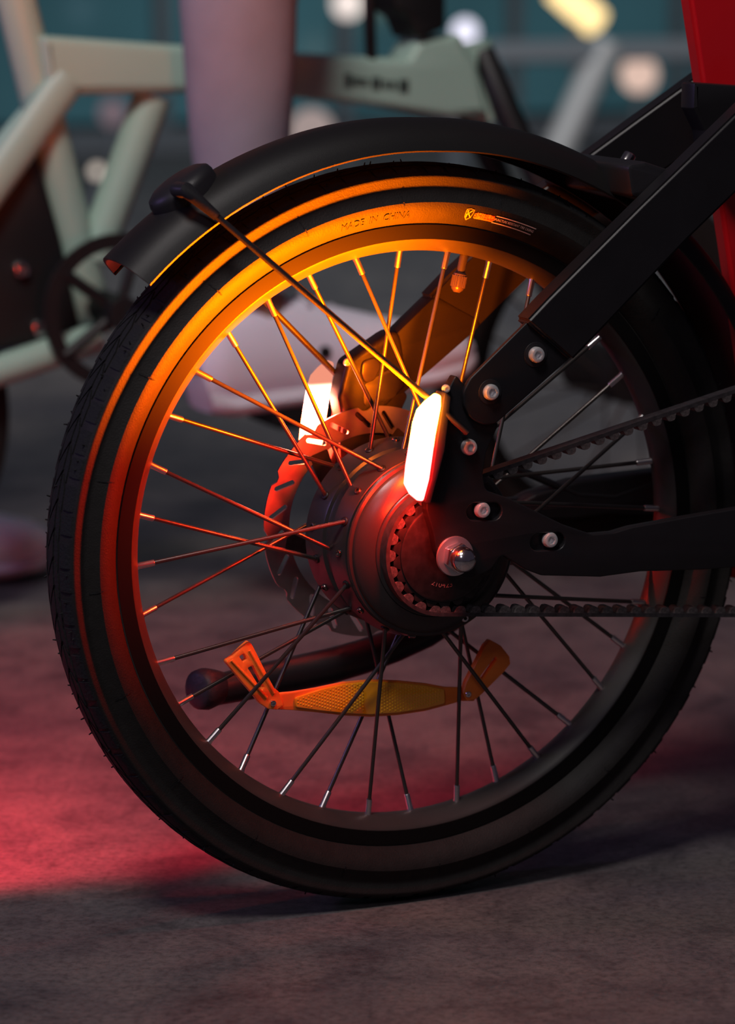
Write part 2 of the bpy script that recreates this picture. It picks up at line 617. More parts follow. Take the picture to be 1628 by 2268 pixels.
# --- spokes, each with its nipple
PH = 181.2
nm_me = None
for k in range(36):
    an = math.radians(PH-10*k)
    r4 = k % 4
    sgn = {0: -1, 2: 1, 1: 1, 3: -1}[r4]
    y, hr = {0: (-0.0318, 0.0618), 2: (-0.0195, 0.0610), 1: (0.0085, 0.0622), 3: (0.0228, 0.0610)}[r4]
    ah = an+math.radians(20)*sgn
    hub = Vector((hr*math.cos(ah), y, TR+hr*math.sin(ah)))
    yn = -0.0016 if k % 2 == 0 else 0.0016
    top = Vector((0.1912*math.cos(an), yn, TR+0.1912*math.sin(an)))
    d = (top-hub).normalized()
    root = hub-d*0.001
    sp = tube('spoke', [root, top-d*0.004], 0.00142, SPOKE, bike, 8)
    # elbow head seated in the flange
    hd = Vector((math.cos(ah), 0, math.sin(ah)))
    if nm_me is None:
        prf = [(0.0, 0.0), (0.0019, 0.0), (0.0021, 0.0004), (0.0021, 0.0100), (0.0024, 0.0108), (0.0024, 0.0130), (0.0, 0.0130)]
        V, F = [], []
        for i in range(8):
            c, s = math.cos(2*PI*i/8), math.sin(2*PI*i/8)
            for r, z in prf:
                V.append((r*c, r*s, z))
        m_ = len(prf)
        for i in range(8):
            for q in range(m_-1):
                F.append((i*m_+q, i*m_+q+1, ((i+1) % 8)*m_+q+1, ((i+1) % 8)*m_+q))
        nm_me = bpy.data.meshes.new('nipple')
        nm_me.from_pydata(V, [], F)
        smooth(nm_me, 50)
        nm_me.materials.append(NIPPLE)
    q = d.to_track_quat('Z', 'Y').to_matrix().to_4x4()
    inst('nipple', nm_me, Matrix.Translation(top-d*0.0118) @ q, sp)

# --- hub motor
hp = [(0.0, 0.052), (0.018, 0.052), (0.020, 0.044), (0.044, 0.038), (0.054, 0.029), (0.060, 0.0245), (0.0628, 0.0228), (0.0640, 0.0212), (0.0638, 0.0200), (0.0612, 0.0022), (0.0606, 0.0006),
      (0.0585, -0.0004), (0.0578, -0.0030), (0.0578, -0.0145), (0.0590, -0.0165), (0.0632, -0.0180), (0.0640, -0.0195), (0.0638, -0.0208), (0.0606, -0.0352), (0.0602, -0.0362),
      (0.0588, -0.0366), (0.0586, -0.0376), (0.0600, -0.0382), (0.0602, -0.0396), (0.0594, -0.0406), (0.0574, -0.0410), (0.0570, -0.0422), (0.0560, -0.0436), (0.0500, -0.0478), (0.0462, -0.0496),
      (0.0452, -0.0500), (0.0448, -0.0498), (0.0446, -0.0506), (0.0440, -0.0512), (0.0410, -0.0520), (0.0404, -0.0526), (0.0400, -0.0536), (0.0, -0.0540)]
hubm = lathe('hub_motor', hp, HUB, bike, 128, sm=22)
# flange screws
def screw_mesh(name, R, H, m, sock=0.5):
    """button head looking along -y with a hexagon socket"""
    n = 24
    rings = [(R*1.0, 0.0), (R, -H*0.55), (R*0.86, -H*0.92), (R*0.66, -H), (R*sock, -H)]
    V, F = [], []
    for r, y in rings:
        for i in range(n):
            a = 2*PI*i/n
            V.append((r*math.cos(a), y, r*math.sin(a)))
    def hexr(a):
        a = a % (PI/3)
        return math.cos(PI/6)/math.cos(a-PI/6)
    for y in (-H*0.98, -H*0.35):
        for i in range(n):
            a = 2*PI*i/n
            r = R*sock*0.98*hexr(a)
            V.append((r*math.cos(a), y, r*math.sin(a)))
    for k in range(len(rings)+1):
        for i in range(n):
            j = (i+1) % n
            F.append((k*n+i, k*n+j, (k+1)*n+j, (k+1)*n+i))
    F.append(tuple((len(rings)+1)*n+i for i in range(n)))
    me = bpy.data.meshes.new(name)
    me.from_pydata(V, [], F)
    smooth(me, 40)
    me.materials.append(m)
    return me
rivet_me = screw_mesh('flange_screw', 0.0026, 0.0016, mat('dark_screw', (0.16, 0.13, 0.12), 0.22, 0.9))
hole_me = screw_mesh('spoke_head', 0.0030, 0.0012, mat('black_spoke_head', (0.012, 0.011, 0.011), 0.4, 0.3), 0.35)
def on_flange(name, me, a, r, y, slope):
    n = Vector((math.cos(a)*slope, -1, math.sin(a)*slope)).normalized()
    q = (-n).to_track_quat('Y', 'Z').to_matrix().to_4x4()
    inst(name, me, Matrix.Translation(Vector((r*math.cos(a), y, TR+r*math.sin(a)))) @ q, hubm)
for i in range(18):
    if i % 2: continue
    on_flange('flange_screw', rivet_me, math.radians(141+20*i), 0.0618, -0.0298, 3.2)
    on_flange('flange_screw', rivet_me, math.radians(131.5+20*i), 0.0628, 0.0128, 4.2)
for k in range(36):
    an = math.radians(PH-10*k)
    if k % 4 == 0:
        on_flange('spoke_head', hole_me, an-math.radians(20), 0.0616, -0.0312, 3.2)
    if k % 4 == 1:
        on_flange('spoke_head', hole_me, an+math.radians(20), 0.0624, 0.0090, 4.2)

# --- belt sprocket
def gear2(r0, r1, n, ph=0.0):
    out = []
    for i in range(n):
        for f, r in ((0.0, r0), (0.16, r0*0.4+r1*0.6), (0.30, r1), (0.62, r1), (0.78, r0*0.4+r1*0.6), (0.92, r0)):
            a = 2*PI*(i+f)/n+ph
            out.append((r*math.cos(a), TR+r*math.sin(a)))
    return out
SPR = mat('dark_sprocket_steel', (0.035, 0.03, 0.031), 0.38, 0.6, noise=0.3, nscale=200)
spk = plate('sprocket', gear2(0.0335, 0.0372, 22), -0.0610, -0.0525, SPR, bike, holes=[circle2(0, TR, 0.012)], bev=0.0004)
lathe('sprocket_cap', [(0.0325, -0.0600), (0.0325, -0.0625), (0.0310, -0.0632), (0.0210, -0.0634), (0.0200, -0.0640), (0.0140, -0.0644), (0.0110, -0.0644), (0.0, -0.0644)], SPR, spk, 64)
lathe('sprocket_ring', [(0.0330, -0.0536), (0.0410, -0.0536), (0.0416, -0.0530), (0.0416, -0.0522), (0.0330, -0.0522)], SPR, spk, 64, closed=True)
V, F = text_geo('210423', 0.0052)
rn, an_ = polar(979, 1296, -0.0636)
out = []
for u, v, w in V:
    r = rn-v
    a = an_+u/rn
    out.append((r*math.cos(a), -0.0637, TR+r*math.sin(a)))
tag(mk('stamped_number', out, F, mat('stamped_grey', (0.20, 0.15, 0.14), 0.5), spk, 0), 'tiny stamped number on the sprocket face')

# --- belt with its teeth
RS, RF, BY0, BY1 = 0.0425, 0.1010, -0.0612, -0.0518      # outer radius at each end
FC = Vector((0.362, 0, TR+0.0240))
c0 = Vector((0, 0, TR))
dv = FC-c0
L = dv.length
base = math.atan2(dv.z, dv.x)
off = math.acos((RS-RF)/L)
def ring_pt(c, r, a):
    return Vector((c.x+r*math.cos(a), 0, c.z+r*math.sin(a)))
loop = []            # (point, outward normal angle, length step)
at, ab = base+off, base-off
for i in range(25):
    a = at+(2*PI-2*off)*i/24
    loop.append((c0, RS, a))
for i in range(49):
    a = ab+(2*off)*i/48
    loop.append((FC, RF, a))
def belt_ring(thick):
    V, F = [], []
    n = len(loop)
    for c, r, a in loop:
        o_, i_ = ring_pt(c, r, a), ring_pt(c, r-thick, a)
        for p, y in ((o_, BY0), (o_, BY1), (i_, BY1), (i_, BY0)):
            V.append((p.x, y, p.z))
    for i in range(n):
        j = (i+1) % n
        for k in range(4):
            l = (k+1) % 4
            F.append((i*4+k, i*4+l, j*4+l, j*4+k))
    return V, F
belt = mk('drive_belt', *belt_ring(0.0026), BELT, bike, 30)
# tooth: rounded trapezoid, local x along the belt, z towards the inside
tp = [(-0.0044, -0.0005), (-0.0036, 0.0012), (-0.0030, 0.0030), (-0.0020, 0.0041), (0, 0.0044), (0.0020, 0.0041), (0.0030, 0.0030), (0.0036, 0.0012), (0.0044, -0.0005)]
tv = [(x, y, z) for y in (BY0+0.0001, BY1-0.0001) for x, z in tp]
m_ = len(tp)
tf = [(k, k+1, m_+k+1, m_+k) for k in range(m_-1)]+[tuple(range(m_)), tuple(range(2*m_-1, m_-1, -1)), (0, m_, 2*m_-1, m_-1)]
tooth_me = bpy.data.meshes.new('belt_tooth')
tooth_me.from_pydata(tv, [], tf)
smooth(tooth_me, 30)
tooth_me.materials.append(BELTTOOTH)
def tooth(p, tang, inward):
    M = Matrix(((tang.x, 0, inward.x, p.x), (0, 1, 0, 0), (tang.z, 0, inward.z, p.z), (0, 0, 0, 1)))
    inst('belt_tooth', tooth_me, M, belt)
PITCH = 0.0110
for a, side in ((at, 1), (ab, -1)):
    nrm = Vector((math.cos(a), 0, math.sin(a)))
    p0, p1 = ring_pt(c0, RS-0.0026, a), ring_pt(FC, RF-0.0026, a)
    t = (p1-p0).normalized()
    n = int((p1-p0).length/PITCH)
    for i in range(n):
        tooth(p0+t*(0.004+PITCH*i), t if side < 0 else -t, -nrm)
nfs = int((2*PI-2*off)*(RS-0.003)/PITCH)
for i in range(nfs):
    a = at+(2*PI-2*off)*(i+0.7)/nfs
    nrm = Vector((math.cos(a), 0, math.sin(a)))
    tooth(ring_pt(c0, RS-0.0026, a), Vector((-nrm.z, 0, nrm.x)), -nrm)

# --- front sprocket and bottom bracket, right of the frame
fs = plate('chainring', [(FC.x+x, FC.z+z-TR) for x, z in gear2(0.0905, 0.0950, 55)], -0.0600, -0.0530, SPR, bike, holes=[circle2(FC.x, FC.z, 0.080, 40)], bev=0.0003)
for i in range(5):
    a = 2*PI*i/5+0.3
    e = ring_pt(FC, 0.086, a)
    tube('chainring_arm', [(FC.x, -0.0565, FC.z), (e.x, -0.0565, e.z)], [0.012, 0.007], SPR, fs, 8, (1, 0.4), (0, 1, 0))
tube('bottom_bracket', [(FC.x, -0.066, FC.z), (FC.x, 0.060, FC.z)], 0.024, FRAME, bike, 24)

# --- axle
ax = tube('axle', [(0, -0.0860, TR), (0, 0.0800, TR)], 0.0058, CHROME, bike, 16)
def ring_lathe(name, pr, m, parent, seg=48, sm=35):
    return lathe(name, pr, m, parent, seg, sm=sm)
nutw = mat('zinc_nut', (0.80, 0.77, 0.78), 0.20, 1.0)
ring_lathe('axle_washer', [(0.0058, -0.0742), (0.0128, -0.0742), (0.0132, -0.0748), (0.0128, -0.0762), (0.0115, -0.0766), (0.0058, -0.0766)], mat('zinc_washer', (0.74, 0.72, 0.74), 0.34, 0.9), ax)
hexo = [(0.0098*math.cos(PI/3*i+0.35), TR+0.0098*math.sin(PI/3*i+0.35)) for i in range(6)]
plate('axle_nut', fillet(hexo, 0.001), -0.0845, -0.0766, nutw, ax, bev=0.0007, bres=2)
ring_lathe('axle_nut_dome', [(0.0083, -0.0840)]+[(0.0083*math.cos(t*PI/2/7), -0.0880-0.0072*math.sin(t*PI/2/7)) for t in range(8)], CHROME, ax)
tube('far_axle_nut', [(0, 0.0690, TR), (0, 0.0780, TR)], 0.0095, nutw, ax, 6, sm=20)

# --- brake disc on the far side
RY = 0.0565
n_ = 144
outl = []
for i in range(n_):
    a = 2*PI*i/n_
    seg = (a % (PI/6))/(PI/6)
    r = 0.0800
    if 0.06 < seg < 0.20: r = 0.0772
    if 0.10 < seg < 0.16: r = 0.0758
    if seg <= 0.06: r = 0.0792
    outl.append((r*math.cos(a), TR+r*math.sin(a)))
holes = [circle2(0, TR, 0.0615, 72)]
for i in range(24):
    a = 2*PI*(i+0.35)/24
    rr = 0.0705 if i % 2 else 0.0712
    holes.append(slot2(rr*math.cos(a), TR+rr*math.sin(a), a+math.radians(42), 0.0120, 0.0017, 6))
disc = plate('brake_disc', outl, RY-0.0010, RY+0.0010, ROTORM, bike, holes=holes)
for i in range(6):
    a = 2*PI*i/6+0.15
    pa = (0.0625*math.cos(a), TR+0.0625*math.sin(a))
    pb = (0.022*math.cos(a+0.9), TR+0.022*math.sin(a+0.9))
    d = Vector((pb[0]-pa[0], pb[1]-pa[1])).normalized()
    w = Vector((-d.y, d.x))
    q = [Vector(pa)+w*0.007-d*0.002, Vector(pa)-w*0.007-d*0.002, Vector(pb)-w*0.005, Vector(pb)+w*0.005]
    plate('brake_disc_arm', fillet([tuple(v) for v in q], 0.002), RY-0.0012, RY+0.0012, SPR, disc)
lathe('brake_disc_carrier', [(0.0, RY-0.002), (0.024, RY-0.002), (0.024, RY+0.002), (0.0, RY+0.002)], SPR, disc, 48)

# --- dropout plate on the near side, with its bolts
YP = -0.0740
dp = pxo([(1105, 940), (1078, 1000), (1070, 1050), (1076, 1086), (1130, 1105), (1250, 1163), (1312, 1184), (1360, 1180), (1400, 1168), (1520, 1146), (2015, 1062), (2015, 1225),
          (1560, 1262), (1420, 1266), (1330, 1278), (1200, 1275), (1165, 1262), (1112, 1228), (1088, 1262), (1040, 1284), (995, 1270), (968, 1225), (960, 1180), (945, 1130), (945, 1060), (962, 970), (985, 880), (1010, 830)], YP)
b1, b2, b3 = P(1041, 991, -0.077), P(1074, 1132, -0.0765), P(1224, 1198, -0.0765)
s1 = P(1076, 1133, YP)
s2 = P(1222, 1199, YP)
dpl = plate('dropout_plate', fillet(dp, [0.002, .004, .004, .006, .01, .01, .004, .003, .004, .004, 0, 0, .004, .01, .006, .01, .006, .004, .006, .01, .01, .01, .01, .004, .004, .004, .004, .002]), YP, YP+0.0085, FRAME, bike,
            holes=[slot2(s1.x-0.001, s1.z, math.radians(-4), 0.014, 0.0058), slot2(s2.x-0.003, s2.z, math.radians(-2), 0.014, 0.0058)], bev=0.0010, bres=2)
plate('slot_bed', slot2(s1.x, s1.z, math.radians(-4), 0.020, 0.0085), YP+0.0050, YP+0.0095, PLASTIC, dpl)
plate('slot_bed', slot2(s2.x, s2.z, math.radians(-2), 0.020, 0.0085), YP+0.0050, YP+0.0095, PLASTIC, dpl)
BOLT = mat('bolt_steel', (0.85, 0.82, 0.83), 0.30, 0.55)
bolt_me = screw_mesh('bolt', 0.0052, 0.0046, BOLT, 0.52)
for b, yy in ((b1, YP), (b2, YP+0.0030), (b3, YP+0.0030)):
    inst('bolt', bolt_me, Matrix.Translation(Vector((b.x, yy, b.z))), dpl)
b4 = P(985, 860, YP)
small_me = screw_mesh('small_bolt', 0.0027, 0.0024, BOLT, 0.5)
inst('small_bolt', small_me, Matrix.Translation(Vector((b4.x, YP-0.001, b4.z))), dpl)
b5 = P(1032, 1370, -0.046)
inst('small_bolt', small_me, Matrix.Translation(Vector((b5.x, -0.0430, b5.z))), hubm)

# --- seat stays
def stay(name, up, lo, yo, yi, parent):
    """box tube: outer-face edge points (pixel + outer y), thickness towards yi"""
    V, F = [], []
    n = len(up)
    for (ua, la, o_, i_) in zip(up, lo, yo, yi):
        A, B = P(*ua, o_), P(*la, o_)
        V += [A, B, Vector((B.x, i_, B.z)), Vector((A.x, i_, A.z))]
    for i in range(n-1):
        for k in range(4):
            l = (k+1) % 4
            F.append((i*4+k, i*4+l, (i+1)*4+l, (i+1)*4+k))
    F.append((3, 2, 1, 0))
    F.append(tuple((n-1)*4+k for k in range(4)))
    o = mk(name, V, F, FRAME, parent, 0)
    bm = bmesh.new()
    bm.from_mesh(o.data)
    bmesh.ops.recalc_face_normals(bm, faces=bm.faces[:])
    bmesh.ops.bevel(bm, geom=[e for e in bm.edges if e.calc_face_angle(0) > 0.6], offset=0.0022, segments=3, affect='EDGES')
    bm.to_mesh(o.data)
    bm.free()
    smooth(o.data, 35)
    return o
up = [(1168, 712), (1215, 662), (1420, 456), (1600, 281), (1760, 125)]
lo = [(1268, 800), (1332, 734), (1526, 530), (1650, 409), (1800, 262)]
ss = stay('seat_stay', up, lo, [-0.083, -0.083, -0.080, -0.076, -0.060], [-0.064, -0.064, -0.063, -0.059, -0.043], bike)
# flat tang with rounded end and two bolts
b6, b7 = P(1193, 787, -0.083), P(1092, 870, -0.083)
YT = -0.0785
t_out = pxo([(1176, 706), (1290, 770), (1100, 938), (1072, 942), (1044, 928), (1028, 900), (1026, 868), (1042, 838)], YT)
plate('stay_tang', fillet(t_out, [0, 0, .006, .010, .010, .010, .010, .010]), YT, YP-0.0002, FRAME, ss, bev=0.0012, bres=2)
for b in (b6, b7):
    inst('bolt', bolt_me, Matrix.Translation(Vector((b.x, YT, b.z))), ss)
    V, F = lathe_geo([(0.0056, YT-0.0001), (0.0082, YT-0.0001), (0.0080, YT-0.0006), (0.0058, YT-0.0006)], 32, True, (b.x, 0, b.z))
    mk('bolt_washer', V, F, PLASTIC, ss, 30)
# far stay: the mirror of the near one, bending inwards at the top
def mirror_stay():
    V, F = [], []
    n = len(up)
    yo = [0.083, 0.083, 0.078, 0.052, 0.040]
    for ua, la, a_, o_ in zip(up, lo, [-0.083, -0.083, -0.080, -0.076, -0.060], yo):
        A, B = P(*ua, a_), P(*la, a_)
        V += [Vector((A.x, o_, A.z)), Vector((B.x, o_, B.z)), Vector((B.x, o_-0.017, B.z)), Vector((A.x, o_-0.017, A.z))]
    for i in range(n-1):
        for k in range(4):
            l = (k+1) % 4
            F.append((i*4+k, i*4+l, (i+1)*4+l, (i+1)*4+k))
    F.append((3, 2, 1, 0))
    F.append(tuple((n-1)*4+k for k in range(4)))
    o = mk('seat_stay', V, F, FRAME, bike, 0)
    bm = bmesh.new()
    bm.from_mesh(o.data)
    bmesh.ops.recalc_face_normals(bm, faces=bm.faces[:])
    bmesh.ops.bevel(bm, geom=[e for e in bm.edges if e.calc_face_angle(0) > 0.6], offset=0.0022, segments=3, affect='EDGES')
    bm.to_mesh(o.data)
    bm.free()
    smooth(o.data, 35)
    return o
ms = mirror_stay()
# far dropout: same outline as the near plate, mirrored
dpm = plate('dropout_plate', fillet(dp, 0.004), -YP-0.0085, -YP, FRAME, bike, bev=0.0010, bres=2)
plate('stay_tang', fillet(t_out, 0.006), 0.0650, 0.0830, FRAME, dpm, bev=0.0012)
# brake caliper on the far dropout
cal = plate('brake_caliper', fillet(pxo([(765, 800), (880, 720), (900, 850), (850, 900), (760, 960), (745, 880)], 0.064), 0.008), 0.0600, 0.0790, FRAME, bike, bev=0.0030, bres=2)
plate('caliper_body', fillet(pxo([(800, 850), (862, 812), (888, 838), (872, 880), (800, 905)], 0.0625), 0.005), 0.0590, 0.0640, PLASTIC, cal, bev=0.0015)
cc = P(818, 815, 0.060)
caps = fillet(pxo([(800, 800), (832, 790), (842, 812), (828, 842), (806, 850), (798, 828)], 0.0595), 0.005)
plate('caliper_adjuster', caps, 0.0575, 0.0610, mat('dark_caliper', (0.05, 0.045, 0.045), 0.3, 0.4), cal, bev=0.0012, bres=2)
cs_ = P(768, 802, 0.062)
inst('small_bolt', small_me, Matrix.Translation(Vector((cs_.x, 0.062, cs_.z))), cal)

# --- yoke joining the stays to the seat tube, fender bridge
yoke = plate('stay_yoke', fillet(pxo([(1538, 182), (1800, 200), (1800, 400), (1600, 380), (1566, 330), (1560, 290), (1536, 240)], -0.030), 0.002), -0.030, -0.011, FRAME, bike, bev=0.003)
bridge = plate('fender_bridge', fillet(pxo([(1290, 352), (1330, 345), (1480, 395), (1500, 440), (1440, 460), (1300, 420)], 0.0), 0.004), -0.062, 0.064, PLASTIC, bike, bev=0.003)
bb_ = P(1390, 353, 0.0)
bolt2 = tube('bridge_bolt', [bb_+Vector((-0.004, 0, -0.006)), bb_+Vector((0.002, 0, 0.003)), bb_+Vector((0.0025, 0, 0.0038))], [0.0045, 0.0045, 0.0036], CHROME, bridge, 16)

# --- red seat tube
def seat_tube():
    a, c = P(1490, -90, 0.008), P(1578, 500, 0.008)
    d = (c-a).normalized()
    w = Vector((-d.z, 0, d.x)).normalized()
    if w.x < 0: w = -w
    top = a-d*0.12
    bot = a+d*0.41
    V = []
    for p in (top, bot):
        for t, y in ((0, -0.008), (0.075, -0.008), (0.075, 0.008), (0, 0.008)):
            V.append(Vector((p.x, y, p.z))+w*t)
    F = [(0, 1, 5, 4), (1, 2, 6, 5), (2, 3, 7, 6), (3, 0, 4, 7), (3, 2, 1, 0), (4, 5, 6, 7)]
    o = mk('seat_tube', V, F, RED, bike, 0)
    bm = bmesh.new()
    bm.from_mesh(o.data)
    bmesh.ops.bevel(bm, geom=bm.edges[:], offset=0.003, segments=3, affect='EDGES')
    bm.to_mesh(o.data)
    bm.free()
    smooth(o.data, 35)
    return o
tag(seat_tube(), 'glossy red frame tube')
plate('bracket_shell', fillet([(0.276, 0.318), (0.410, 0.335), (0.410, 0.225), (0.268, 0.232)], 0.012), -0.022, 0.022, RED, bike, bev=0.004, bres=2)

# --- chain stay on the far side
fcs = [(1098, 1128), (1170, 1088), (1262, 1060), (1445, 1038), (1700, 990), (1700, 1085), (1460, 1132), (1400, 1136), (1330, 1134), (1250, 1146), (1150, 1148)]
plate('chain_stay', fillet(pxo(fcs, 0.070), 0.004), 0.058, 0.078, FRAME, bike, bev=0.003, bres=2)
tube('brake_cable', [P(1130, 1030, 0.060), P(1200, 1062, 0.060), P(1280, 1095, 0.060), P(1360, 1100, 0.060), P(1470, 1060, 0.060), P(1640, 1000, 0.060)], 0.0026, PLASTIC, bike, 8)

# --- fender
def fender():
    angs = [math.radians(a) for a in np.linspace(136.6, -12, 80)]
    def crown(a):
        d = math.degrees(a)
        return float(np.interp(d, [-12, 33, 42, 62, 88, 122, 137], [0.287, 0.2862, 0.2855, 0.2808, 0.2772, 0.2803, 0.2822]))
    V, F = [], []
    sec = [(-0.0336, -0.0207), (-0.0340, -0.0198), (-0.0318, -0.0152), (-0.0285, -0.0100), (-0.0235, -0.0055), (-0.0160, -0.0020), (-0.0080, -0.0004), (0, 0)]
    full = sec+[(-y, h) for y, h in reversed(sec[:-1])]
    inner = [(y*0.94, h-0.0018 if abs(y) < 0.033 else h) for y, h in reversed(full)]
    loop_ = full+inner
    m = len(loop_)
    for i, a in enumerate(angs):
        c = crown(a)
        end = 1.0
        for y, h in loop_:
            r = c+h
            V.append((r*math.cos(a), y*end, TR+r*math.sin(a)))
    for i in range(len(angs)-1):
        for k in range(m):
            l = (k+1) % m
            F.append((i*m+k, i*m+l, (i+1)*m+l, (i+1)*m+k))
    F.append(tuple(range(m)))
    F.append(tuple((len(angs)-1)*m+k for k in range(m)))
    return mk('fender', V, F, FENDER, bike, 40)
fd = fender()
# round cap on the fender crown and the wire stays
ac = math.radians(123.5)
cn = Vector((math.cos(ac), 0, math.sin(ac)))
ct = Vector((-cn.z, 0, cn.x))
cb = HC+cn*0.2795
V, F = [], []
prf = [(0.0225, -0.004), (0.0225, 0.004), (0.0215, 0.0072), (0.0175, 0.0098), (0.010, 0.0114), (0.0, 0.0118)]
for i in range(32):
    c, s = math.cos(2*PI*i/32), math.sin(2*PI*i/32)
    for r, h in prf:
        V.append(cb+ct*(r*c*1.05)+Vector((0, 1, 0))*(r*s*0.9)+cn*h)
m_ = len(prf)
for i in range(32):
    for q in range(m_-1):
        F.append((i*m_+q, i*m_+q+1, ((i+1) % 32)*m_+q+1, ((i+1) % 32)*m_+q))
mk('fender_cap', V, F, PLASTIC, fd, 40)
w0, w1 = P(421, 428, -0.0355), P(1036, 958, -0.0865)
wc = P(392, 420, -0.020)
for s in (1, -1):
    A, B = Vector((w0.x, w0.y*s, w0.z)), Vector((w1.x, w1.y*s, w1.z))
    dirv = (B-A).normalized()
    if s < 0:
        A = A+dirv*0.030
    st = tube('fender_stay', [A, B, (B.x+0.002, B.y+0.010*s, B.z-0.001)], 0.0021, PLASTIC, fd, 10)
    if s > 0: tube('stay_clip', [Vector((wc.x, wc.y*s, wc.z)), A-dirv*0.003, A+dirv*0.004, A+dirv*0.022], [0.0050, 0.0050, 0.0042, 0.0030], PLASTIC, st, 12)

# --- lamps on the dropouts
def lamp_material(name, stops, stops_s):
    m = bpy.data.materials.new(name)
    m.use_nodes = True
    nt = m.node_tree
    nt.nodes.remove(nt.nodes['Principled BSDF'])
    e = nt.nodes.new('ShaderNodeEmission')
    tc = nt.nodes.new('ShaderNodeTexCoord')
    sx = nt.nodes.new('ShaderNodeSeparateXYZ')
    nt.links.new(tc.outputs['Object'], sx.inputs[0])
    zz = nt.nodes.new('ShaderNodeMapRange')
    zz.inputs[1].default_value = TR+0.040
    zz.inputs[2].default_value = TR+0.108
    nt.links.new(sx.outputs['Z'], zz.inputs[0])
    r = nt.nodes.new('ShaderNodeValToRGB')
    els = r.color_ramp.elements
    while len(els) < len(stops):
        els.new(0.5)
    for el, (p, c) in zip(els, stops):
        el.position = p
        el.color = (*c, 1)
    nt.links.new(zz.outputs[0], r.inputs[0])
    nt.links.new(r.outputs[0], e.inputs[0])
    mr = nt.nodes.new('ShaderNodeMapRange')
    mr.interpolation_type = 'SMOOTHSTEP'
    for i, v in enumerate(stops_s):
        mr.inputs[i+1].default_value = v
    nt.links.new(zz.outputs[0], mr.inputs[0])
    nt.links.new(mr.outputs[0], e.inputs[1])
    nt.links.new(e.outputs[0], nt.nodes['Material Output'].inputs[0])
    return m
YL = -0.0870
lamp_px = [(977, 876), (977, 901), (965, 964), (951, 1062), (938, 1111), (925, 1109), (908, 1095), (896, 1072), (900, 1032), (916, 936), (925, 908), (942, 889), (953, 880), (965, 871)]
lo_ = fillet(pxo(lamp_px, YL), 0.002, 3)
AMB, REDL = (1.0, 0.20, 0.009), (1.0, 0.012, 0.011)
LM = lamp_material('rear_lamp_glow', [(0.50, REDL), (0.74, AMB)], (0.0, 1.0, 90.0, 150.0))
LM2 = lamp_material('far_lamp_glow', [(0.45, (1.0, 0.035, 0.012)), (0.80, (1.0, 0.34, 0.22))], (0.50, 0.80, 130.0, 0.9))
HOUSE = mat('lamp_housing', (0.02, 0.018, 0.02), 0.4)
lens = plate('rear_lamp', lo_, -0.0880, -0.0840, LM, bike, bev=0.0018, bres=3)
tag(lens, 'glowing lamp lens, amber at the top and red below')
plate('lamp_housing', fillet(pxo([(990, 868), (976, 960), (960, 1066), (944, 1116), (958, 1118), (990, 1000), (1004, 880)], YL), 0.002), -0.0842, -0.0700, HOUSE, lens, bev=0.0008)
lens2 = plate('rear_lamp', lo_, 0.0830, 0.0880, LM2, bike, bev=0.0018, bres=3)
tag(lens2, 'glowing red lamp lens on the far side')
plate('lamp_housing', fillet(pxo([(990, 868), (976, 960), (960, 1066), (944, 1116), (958, 1118), (990, 1000), (1004, 880)], YL), 0.002), 0.0700, 0.0842, HOUSE, lens2, bev=0.0008)

# the lamps' own directed beams: amber upwards, red downwards and to the rear
def beam(name, loc, target, ang, blend, power, color, par):
    o = spot_light(name, loc, target, math.radians(ang), blend, power, color, 0.006)
    o.parent = par
    return o
AMBB, REDB = (1.0, 0.150, 0.0), (1.0, 0.020, 0.004)
beam('lamp_beam', P(905, 925, -0.077), P(560, 470, 0.0), 132, 0.9, 40.0, AMBB, lens)
beam('lamp_beam', P(884, 1045, -0.078), P(430, 1010, 0.0), 108, 0.9, 5.8, REDB, lens)
beam('lamp_beam', P(938, 876, -0.072), P(945, 690, 0.06), 80, 0.8, 7.0, AMBB, lens)
beam('lamp_beam', P(905, 1100, -0.092), P(850, 1250, -0.02), 130, 0.9, 0.6, REDB, lens)
beam('lamp_beam', P(720, 1000, 0.066), P(1428, 1350, 0.012), 36, 0.6, 9.0, REDB, lens2)

# --- amber spoke reflector
YR = -0.0030
body_px = [(646, 1541), (700, 1523), (760, 1510), (820, 1505), (880, 1507), (940, 1513), (985, 1521), (1020, 1522), (1050, 1528), (1050, 1552), (1020, 1552), (985, 1562), (940, 1574), (880, 1583), (820, 1587), (760, 1584), (700, 1577), (650, 1570)]
refl = plate('spoke_reflector', fillet(pxo([(596, 1536), (646, 1532)]+body_px[1:-1]+[(646, 1572), (600, 1570)], YR), 0.0015), YR-0.0018, YR+0.0018, ORANGE, bike, bev=0.0008)
tag(refl, 'orange plastic spoke reflector')
lens_px = [(652, 1545), (705, 1527), (760, 1514), (820, 1509), (880, 1511), (940, 1517), (984, 1526), (986, 1558), (940, 1570), (880, 1579), (820, 1583), (760, 1580), (705, 1574), (655, 1567)]
rl = plate('reflector_lens', fillet(pxo(lens_px, YR-0.003), 0.002), YR-0.0040, YR-0.0016, LENS, refl, bev=0.0010, bres=2)
